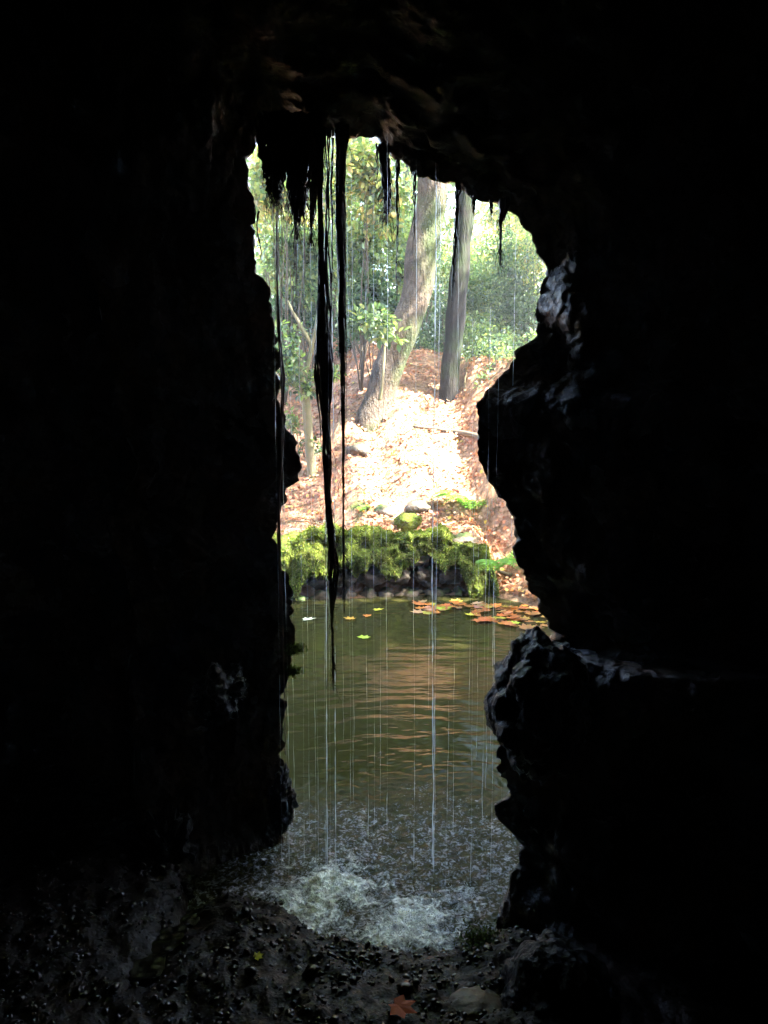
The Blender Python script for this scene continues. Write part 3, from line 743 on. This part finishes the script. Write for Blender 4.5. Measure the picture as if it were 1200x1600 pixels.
for k in range(34):
    px = random.choice((random.uniform(425, 560), random.uniform(425, 820), random.uniform(560, 815))); Y = random.uniform(2.38, 2.62) if k % 3 else random.uniform(2.62, 3.0)
    x0 = (px-600)*Y/F
    zt = arch_z(x0) + .02
    water_thread(px, Y, .0, random.choice((.0003, .0004, .0006)), 'fine thread of water falling from the arch into the pool', 'fine threads of falling water',
                 top=zt if random.random() < .3 else zt-random.uniform(.2, 1.7), breaks=.9, seed=50+k)

# ------------------------------------------------------------------ loose boulders in the cave
def boulder(px, py, Y, r, label, m='boulder', seed=0, sub=5, amp=.3, crag=.25):
    V_, F_ = rock(at(px, py, Y), r, sub, amp, 1.5, seed, crag); o = pymesh('boulder', V_, F_, M[m]); return tag(o, label, 'rock')
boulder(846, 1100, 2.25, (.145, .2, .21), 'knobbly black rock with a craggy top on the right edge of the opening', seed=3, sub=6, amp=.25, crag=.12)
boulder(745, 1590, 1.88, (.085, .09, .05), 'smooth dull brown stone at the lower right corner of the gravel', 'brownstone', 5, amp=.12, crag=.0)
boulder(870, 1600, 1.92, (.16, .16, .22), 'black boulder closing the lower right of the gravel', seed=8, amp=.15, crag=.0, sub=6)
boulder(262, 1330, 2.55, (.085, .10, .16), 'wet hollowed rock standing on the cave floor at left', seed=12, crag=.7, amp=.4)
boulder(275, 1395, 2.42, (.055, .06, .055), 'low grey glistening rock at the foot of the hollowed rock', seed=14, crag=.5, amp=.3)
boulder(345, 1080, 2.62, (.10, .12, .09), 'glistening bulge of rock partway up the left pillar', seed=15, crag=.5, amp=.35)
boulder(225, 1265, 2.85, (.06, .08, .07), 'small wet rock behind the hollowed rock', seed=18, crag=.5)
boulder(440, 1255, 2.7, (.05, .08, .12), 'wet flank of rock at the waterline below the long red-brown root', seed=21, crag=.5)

# ------------------------------------------------------------------ trees and shrubs outside
def leaf_cloud(tips, n_per, size, cols, shape=LEAF, rng=RNG, spread=.10, droop=.2):
    tips = np.asarray(tips); N = len(tips)*n_per
    c = np.repeat(tips, n_per, 0)
    d = rng.normal(size=(N, 3)); d[:, 2] -= droop; d /= np.linalg.norm(d, axis=1)[:, None]
    pos = c + d*rng.uniform(0, spread, (N, 1)); 
    s = rng.uniform(.7, 1.2, N)*size
    ci = rng.integers(0, len(cols), N); cc = np.array(cols)[ci]*rng.uniform(.7, 1.3, (N, 1))
    return pos, rots_dir(d, .45, rng), s, cc
def blob_tips(center, radii, n, rng=RNG, hollow=.3, clumps=9):
    c = np.asarray(center); r = np.asarray(radii)
    cc = rng.normal(size=(clumps, 3)); cc /= np.linalg.norm(cc, axis=1)[:, None]; cc *= rng.uniform(.25, .85, (clumps, 1))
    k = rng.integers(0, clumps, n); p = cc[k] + rng.normal(size=(n, 3))*.24
    return c + p*r
GR_D = [(.05, .09, .05), (.07, .12, .06), (.045, .085, .06), (.09, .14, .07), (.12, .17, .11)]  # greens greyed in the colour for haze; mid and light ones lifted for brightness
GR_M = [tuple(1.25*q for q in c_) for c_ in [(.11, .17, .08), (.15, .22, .10), (.08, .14, .08), (.22, .28, .13), (.17, .20, .07)]]
GR_L = [tuple(1.2*q for q in c_) for c_ in [(.22, .29, .11), (.30, .35, .15), (.15, .22, .10), (.38, .37, .16), (.11, .18, .09), (.40, .30, .12)]]
def shrub(px, py, Y, rx, rz, n, size, cols, label, name='shrub', cat='shrub', per=9, group='evergreen shrubs on the bank', shape=None, ry=None, seed=0, spread=None):
    rng = np.random.default_rng(100+seed); c = at(px, py, Y); k = Y/F
    gz = H(c.x, c.y); base = Vector((c.x+rng.uniform(-.1, .1), c.y+.1, gz-.05))
    t = thing(name, label, cat, group, loc=base)
    rr = (rx*k, ry or rx*k*.7, rz*k)
    tips = blob_tips(c, rr, n, rng, clumps=max(6, n//22))
    tips = tips[[tp[2] > H(float(tp[0]), float(tp[1]))+.05 for tp in tips]]
    pos, R, s, cc = leaf_cloud(tips, per, size, cols, rng=rng, spread=spread or size*1.1)
    pos = pos - np.array(base)
    me = scatter_mesh('foliage', *(shape or LEAF), pos, R, s, cc); link('foliage', me, M['leaf'], t)
    mb = MB()
    for i in range(0, len(tips), max(1, len(tips)//6)):
        tp = Vector(tips[i]); b = base; mid = b.lerp(tp, .5)+Vector((rng.uniform(-.15, .15), rng.uniform(-.15, .15), .12))
        P = [Vector(q) for q in spline([b, mid, tp], 9)]; r0 = .003+.004*rr[2]
        V_, F_ = tube(P, [max(.004, r0*2.4*(1-i_/9)) for i_ in range(9)], 5); mb.add(V_, F_)
    mb.build('branches', M['twig'], t)
    return t
# the leaning tree: flared foot, main stem leaning right, fork, crown above the frame
def trunk(name, pts, m, parent, sides=20, n=46, rough=.28, freq=2.6):
    sp_ = spline(pts, n); V_, F_ = tube([q[:3] for q in sp_], [max(.01, q[3]) for q in sp_], sides, rough, freq, cap=True)
    return pymesh(name, V_, F_, m, parent)
Yt = 10.4
g1 = ground_at(598, 655)
T1 = thing('leaning_tree', 'big tree with a flared mossy foot and trunk leaning to the right', 'tree', loc=g1)
Yt = g1.y+.15; kt = Yt/F
def tp(px, py, wpx, dy=0): return (*at(px, py, Yt+dy), wpx*kt*(Yt+dy)/Yt*.5)
T1P = [tp(588,690,70), tp(589,660,58), tp(595,625,50), tp(608,575,43), tp(625,525,42), tp(643,475,45), tp(655,420,45), tp(664,370,45), tp(675,310,48), tp(682,240,46,.1), tp(688,150,42,.3), tp(690,20,34,.4)]
trunk('trunk', T1P, M['bark'], T1, 28, 90, .34, 2.2)
g2 = ground_at(706, 630)
T2 = thing('upright_tree', 'dark upright tree trunk, mossy on its left side, right of the leaning tree', 'tree', loc=g2)
Y2 = g2.y+.12; k2 = Y2/F
def tq(px, py, wpx, dy=0): return (*at(px, py, Y2+dy), wpx*k2*.5)
trunk('trunk', [tq(701,655,44), tq(702,625,34), tq(706,560,30), tq(713,480,28), tq(721,400,27), tq(727,330,29), tq(731,270,29), tq(745,120,32), tq(752,0,28)], M['bark_dark'], T2)
g3 = ground_at(492, 742)
T3 = thing('pale_sapling', 'slender pale forked sapling at the left of the bank', 'tree', loc=g3)
Y3_ = g3.y; k3 = Y3_/F
def ts(px, py, wpx, dy=0): return (*at(px, py, Y3_+dy), wpx*k3*.5)
trunk('trunk', [ts(490,775,20), ts(488,740,17), ts(483,690,14), ts(479,640,14), ts(473,590,13), ts(468,560,8)], M['bark_pale'], T3, 10, rough=.12)
trunk('branch', [ts(474,600,9), ts(483,560,7), ts(486,540,7), ts(470,510,6), ts(458,488,4), ts(450,470,2)], M['bark_pale'], T3, 7, rough=.1)
trunk('branch', [ts(485,548,7), ts(492,520,5), ts(496,495,4), ts(500,460,3)], M['bark_pale'], T3, 7, rough=.1)
def add_foliage(t, specs, cols, size, per=9, seed=0, shape=None):
    rng = np.random.default_rng(500+seed); P = []
    for (c, r, n) in specs: P.append(blob_tips(c, r, n, rng, clumps=max(5, n//12)))
    pos, R, s, cc = leaf_cloud(np.concatenate(P), per, size, cols, rng=rng, spread=size*1.1); pos = pos-np.array(t.location)
    me = scatter_mesh('foliage', *(shape or LEAF), pos, R, s, cc); return link('foliage', me, M['leaf'], t)
add_foliage(T3, [(at(462, 580, Y3_-.05), (.30, .3, .28), 60), (at(500, 590, Y3_), (.25, .25, .22), 26), (at(455, 525, Y3_), (.25, .3, .25), 40)], GR_M+GR_D+[(.2, .3, .08)], .075, seed=1)
g4 = ground_at(598, 605); g4 = Vector((at(598, 605, T1.location.y-.35)))
T4 = thing('sapling', 'thin straight sapling with a few broad leaves in front of the leaning trunk', 'tree', loc=g4)
kk = g4.y/F
trunk('trunk', [(*at(594,625,g4.y),.022), (*at(597,600,g4.y),.018), (*at(600,560,g4.y),.015), (*at(602,520,g4.y),.010)], M['bark_pale'], T4, 8, rough=.1)
add_foliage(T4, [(at(598, 500, g4.y), (.38, .3, .22), 40)], GR_D+GR_M, .095, seed=2, per=8)

BIG, SML = .105, .042
sh = [ # px,py,Y,rx,rz,n,size,cols,label,per,shape
 (430,300,10.6,60,75,230,.10,GR_L,'broad yellow-green leaves hanging high at the far left of the arch',8,None),
 (470,400,11.2,60,70,300,.09,GR_M,'mid-green shrub behind the pointed root clump',8,None),
 (572,290,10.2,56,72,240,.105,GR_L,'yellow-green broadleaf shrub high between root cords and leaning trunk',8,None),
 (565,400,10.6,54,56,240,.085,GR_M,'bushy green shrub halfway up, left of the leaning trunk',9,None),
 (575,478,10.3,50,40,210,.085,GR_D,'dark glossy shrub with bluish leaves beside the leaning trunk',9,None),
 (460,470,11.6,56,46,240,.08,GR_D,'dark shrub behind the fork of the pale sapling',8,None),
 (450,655,9.6,26,16,22,.06,GR_M,'low leafy sprig on the leaves by the left rock',7,None),
 (488,700,9.5,16,14,12,.06,GR_D,'small dark sprig around the pale sapling foot',7,None),
 (690,500,11.6,40,50,160,.055,GR_D,'small-leaved dark shrub between the two trunks',9,LEAF_S),
 (762,540,12.4,62,46,520,.060,GR_M,'dense small-leaved bush right of the dark upright trunk',10,LEAF_S),
 (812,480,12.6,54,76,680,.060,GR_D,'tall dense dark-green bush at the right edge of the opening',10,LEAF_S),
 (795,410,13.6,60,56,460,.065,GR_M,'light small-leaved bush above the dense ones at right',10,LEAF_S),
 (835,400,13.0,34,60,260,.055,GR_L,'bright small-leaved bush against the right rock',10,LEAF_S),
 (742,470,13.2,44,60,360,.065,GR_M,'mid-green small-leaved bush just behind the dark upright trunk',10,LEAF_S),
 (690,555,12.6,46,34,260,.055,GR_D,'low dark bush on the crest between the two trunks',10,LEAF_S),
 (800,575,12.0,50,32,300,.05,GR_D,'low dark bush on the crest against the right rock',10,LEAF_S),
 (745,585,11.9,34,22,160,.045,GR_M,'knee-high leafy bush at the foot of the right bushes',10,LEAF_S),
 (500,430,12.2,50,60,260,.085,GR_M,'leafy shrub seen past the longest root cord',8,None),
 (610,380,12.0,46,70,240,.09,GR_M,'leafy shrub close left of the leaning trunk top',8,None),
 (672,585,11.9,20,12,60,.045,GR_M,'little leafy plant on the crest left of the dark upright trunk',8,LEAF_S),
 (752,560,11.7,22,30,110,.05,GR_M,'light leafy sapling just right of the dark upright trunk',9,LEAF_S),
 (795,590,11.3,26,14,90,.045,GR_M,'low light-leaved plant on the crest near the right rock',9,LEAF_S),
 (560,500,11.0,30,40,110,.07,GR_D,'dark leggy shrub leaning over the bank left of the leaning trunk',8,None),
 (770,598,11.6,30,14,120,.045,GR_D,'ankle-high dark plant against the right rock',9,LEAF_S),
 (655,560,12.4,26,22,130,.05,GR_D,'small dark bush just right of the leaning trunk foot',9,LEAF_S),
 (550,540,11.6,26,26,90,.06,GR_D,'dark ragged bush at the top of the bank left of the leaning trunk',9,None),
 (530,300,12.4,40,80,240,.10,GR_L,'tall yellow-green shrub showing between the two thick root cords',8,None),
 (440,250,12.0,40,60,200,.10,GR_L,'leafy shrub top in the upper left corner of the opening',8,None),
 (660,430,13.0,50,50,200,.06,GR_M,'small-leaved bush glimpsed behind the leaning trunk',9,LEAF_S),
 (500,520,12.6,80,40,420,.07,GR_D,'dark low shrub along the top of the bank at left',9,LEAF_S),
]
for i, (px, py, Y, rx, rz, n, size, cols, lb, per, shp) in enumerate(sh):
    shrub(px, py, Y, rx, rz, n, size, cols, lb, per=per, shape=shp, seed=i)
# trees farther up the slope
far = [(775,345,22,60,45,260,GR_L,'sunlit tree top glimpsed above the right bushes'), (720,420,24,90,90,700,GR_L,'hazy pale tree seen between the two trunks'), (800,400,26,80,60,420,GR_L,'hazy pale tree low behind the right bushes'), (470,430,15,80,60,420,GR_M,'grey-green tree behind the pale sapling'), (420,330,17,90,150,620,GR_L,'pale-leaved tree far up the slope at the left'), (530,300,20,90,150,620,GR_L,'yellow-green tree far behind the thick root cords'),
       (640,350,18,70,110,420,GR_M,'green tree far behind the leaning trunk'), (770,470,17,90,80,520,GR_M,'low spreading tree far behind the right bushes'),
       (860,330,19,80,130,420,GR_L,'tall light tree far behind the right rock'), (640,500,19,260,70,1100,GR_D,'dark low tree filling the top of the slope')]
for i, (px, py, Y, rx, rz, n, cols, lb) in enumerate(far):
    t = shrub(px, py, Y, rx, rz, n, .15, cols, lb, name='broadleaf_tree', cat='tree', per=8, group='trees far up the slope', shape=LEAF_S, seed=60+i, spread=.2)

# unseen crowns added overhead to shade the hollow, with gaps cut for sun patches
def lit(gx, gy):
    v = 0
    for (px, py, rx, ry) in ((650,720,.50,.55), (700,745,.55,.40), (610,690,.35,.25), (720,660,.5,.25), (560,640,.22,.2), (520,620,.25,.2), (640,770,.35,.25), (590,760,.12,.3), (745,700,.4,.5), (600,730,.3,.3)):
        q = LITP[(px, py)]; v = max(v, 1.3-(((gx-q.x)/(rx+.38))**2+((gy-q.y)/(ry+.38))**2)**.5)
    return v
LITP = {(px, py): ground_at(px, py) for (px, py) in ((650,720),(700,745),(610,690),(720,660),(560,640),(520,620),(640,770),(590,760),(690,600),(475,600),(745,700),(600,730))}
def shade_canopy(t, n, seed, area, per=10, size=.19):
    rng = np.random.default_rng(seed); x0, x1, y0, y1, z0, z1 = area
    tips = np.stack([rng.uniform(x0, x1, n), rng.uniform(y0, y1, n), rng.uniform(z0, z1, n)], 1)
    keep = []
    for q in tips:
        # where its shadow lands on the bank
        zb = 1.2
        for _ in range(4):
            k = (q[2]-zb)/SDIR.z; gx, gy = q[0]-SDIR.x*k, q[1]-SDIR.y*k; zb = min(6, max(0, H(float(gx), float(gy))))
        l = lit(gx, gy) + .22*fr(Vector((gx*3.2, gy*3.2, 5)), 3)
        up = gy > 11.8
        ok = l < .35 and not (fr(Vector((gx*1.3, gy*1.3, 8)), 3) > ((.42 if -3.2 < gx < 1.6 else .12) if up else .5))
        if gy < 8.2 and gy > -2: ok = rng.random() < .95
        keep.append(ok)
    tips = tips[np.array(keep)]
    pos, R, s, cc = leaf_cloud(tips, per, size, GR_M+GR_L, rng=rng, spread=.28); pos = pos-np.array(t.location)
    me = scatter_mesh('crown', *LEAF_S, pos, R, s, cc); link('crown', me, M['leaf'], t)
shade_canopy(T1, 3800, 1, (-3.5, 10, 2.6, 12.5, 7.6, 9.8))
shade_canopy(T2, 2300, 2, (2.5, 15, 8.5, 15.2, 9.5, 12.5))
shade_canopy(T1, 1700, 3, (-3.5, 9, 2.4, 5.0, 6.6, 7.6), 10, .22)  # extra leaf slab added out of view to shade the near pool
shade_canopy(T2, 700, 4, (1.8, 6.2, 9.3, 11.6, 7.8, 9.4), 10, .22)  # extra leaf slab added in the sun's path to shade the dark trunk
print('objects', len(bpy.data.objects), 'verts', sum(len(m.vertices) for m in bpy.data.meshes))

# little tufts on the rocks by the water
def tuft(p, n, r, L_, label, hang, seed):
    rng = np.random.default_rng(seed); pos = rng.normal(size=(n, 3))*np.array([r, r, r*.5])+np.array(p)
    D = rng.normal(size=(n, 3))*.5+np.array([0, -.3, -1.0 if hang else .8]); cols = np.array([(.05, .08, .012)])*rng.uniform(.5, 1.3, (n, 1))
    me = scatter_mesh('moss_tuft', *LEAF_S, pos, rots_dir(D), rng.uniform(.5, 1.2, n)*L_, cols); o = link('moss_tuft', me, M['moss']); return tag(o, label, 'moss')
tuft(at(459, 1010, 2.78), 300, .016, .016, 'grassy moss tuft trailing from the left rock just above the pool', True, 1)
tuft(at(458, 1045, 2.78), 220, .012, .018, 'lower wisp of moss trailing from the left rock to the pool', True, 3)
q = on(748, 1476, .02); tuft((q.x, q.y, FL(q.x, q.y)+.005), 1100, .03, .011, 'small mossy patch at the right end of the pool lip', False, 2)

# tall trees added to block sky mirrored in the pool, crowns above frame
rng = np.random.default_rng(77)
for k, (x, y, lb) in enumerate(((-5, 17, 'tall tree added to block the sky, its crown high at the left'), (.5, 21, 'tall tree added to block the sky behind the leaning tree'), (5.5, 18, 'tall tree added to block the sky, its crown high at the right'))):
    t = thing('sky_blocking_tree', lb, 'tree', 'tall trees added behind the hollow to block the sky', (x, y, H(x, y)-.1))
    V_, F_ = tube([(x, y, H(x, y)-.1), (x+.1, y, 6), (x+.2, y, 13)], [.24, .19, .08], 10, .2, 2); pymesh('trunk', V_, F_, M['bark_dark'], t)
    tips = blob_tips((x, y, 11.0), (3.6, 2.6, 4.2), 1100, rng, clumps=22)
    pos, R_, s_, cc = leaf_cloud(tips, 8, .24, GR_M, rng=rng, spread=.35)
    me = scatter_mesh('crown', *LEAF_S, pos-np.array(t.location), R_, s_, cc); link('crown', me, M['leaf'], t)

# dead twigs strewn among the leaves
MBt = MB(); random.seed(5)
for _ in range(240):
    y = random.uniform(7.8, 12.5); x = random.uniform(-.25, .25)*y; z = H(x, y)+.03; a = random.uniform(0, 3.14); L_ = random.uniform(.08, .4)
    P = []
    for i in range(5):
        q = (i/4-.5)*L_; xx, yy = x+math.cos(a)*q+random.uniform(-.01, .01), y+math.sin(a)*q; P.append((xx, yy, H(xx, yy)+random.uniform(.03, .06)))
    MBt.add(*tube(P, [.004, .005, .005, .004, .002], 4))
tag(MBt.build('dead_twigs', M['bark_pale']), 'dead twigs strewn among the fallen leaves', kind='stuff')

# damp air hanging in the hollow
bm = bmesh.new(); bmesh.ops.create_cube(bm, size=1)
for v in bm.verts: v.co = Vector((v.co.x*840, 150+v.co.y*1000, 8.25+v.co.z*20.5))
hm = bpy.data.meshes.new('haze'); bm.to_mesh(hm); bm.free()
mh = bpy.data.materials.new('damp_haze'); mh.use_nodes = True; N = mh.node_tree.nodes; N.remove(N['Principled BSDF'])
pv = N.new('ShaderNodeVolumePrincipled'); pv.inputs['Color'].default_value = (.95, .97, 1, 1); pv.inputs['Density'].default_value = .0045; pv.inputs['Anisotropy'].default_value = .3
mh.node_tree.links.new(pv.outputs[0], N['Material Output'].inputs['Volume'])
tag(link('haze', hm, mh), 'thin damp haze in the hollow', kind='stuff')

# undergrowth along the brow of the bank
rng = np.random.default_rng(9); tips = []
while len(tips) < 760:
    x = rng.uniform(-2.2, 2.6); y = max((H(float(x), 9.5+.1*i)-CAMZ)/(9.5+.1*i)*1000//1+i*.001 for i in range(45)); y = 9.5+.1*round((y % 1)*1000)+rng.uniform(-.55, .35)
    if fr(Vector((x*1.6, y*1.6, 30)), 3) < -.02: continue
    if abs(x-.05) < .35: continue
    z = H(float(x), float(y)); tips.append((x, y, z+rng.uniform(.02, .36)*max(.2, .6+fr(Vector((x*2, y, 31)), 2))))
pos, R_, s_, cc = leaf_cloud(tips, 9, .055, GR_D+GR_M, rng=rng, spread=.11)
tag(link('undergrowth', scatter_mesh('undergrowth', *LEAF_S, pos, R_, s_, cc), M['leaf']), 'low leafy undergrowth along the brow of the bank', kind='stuff')
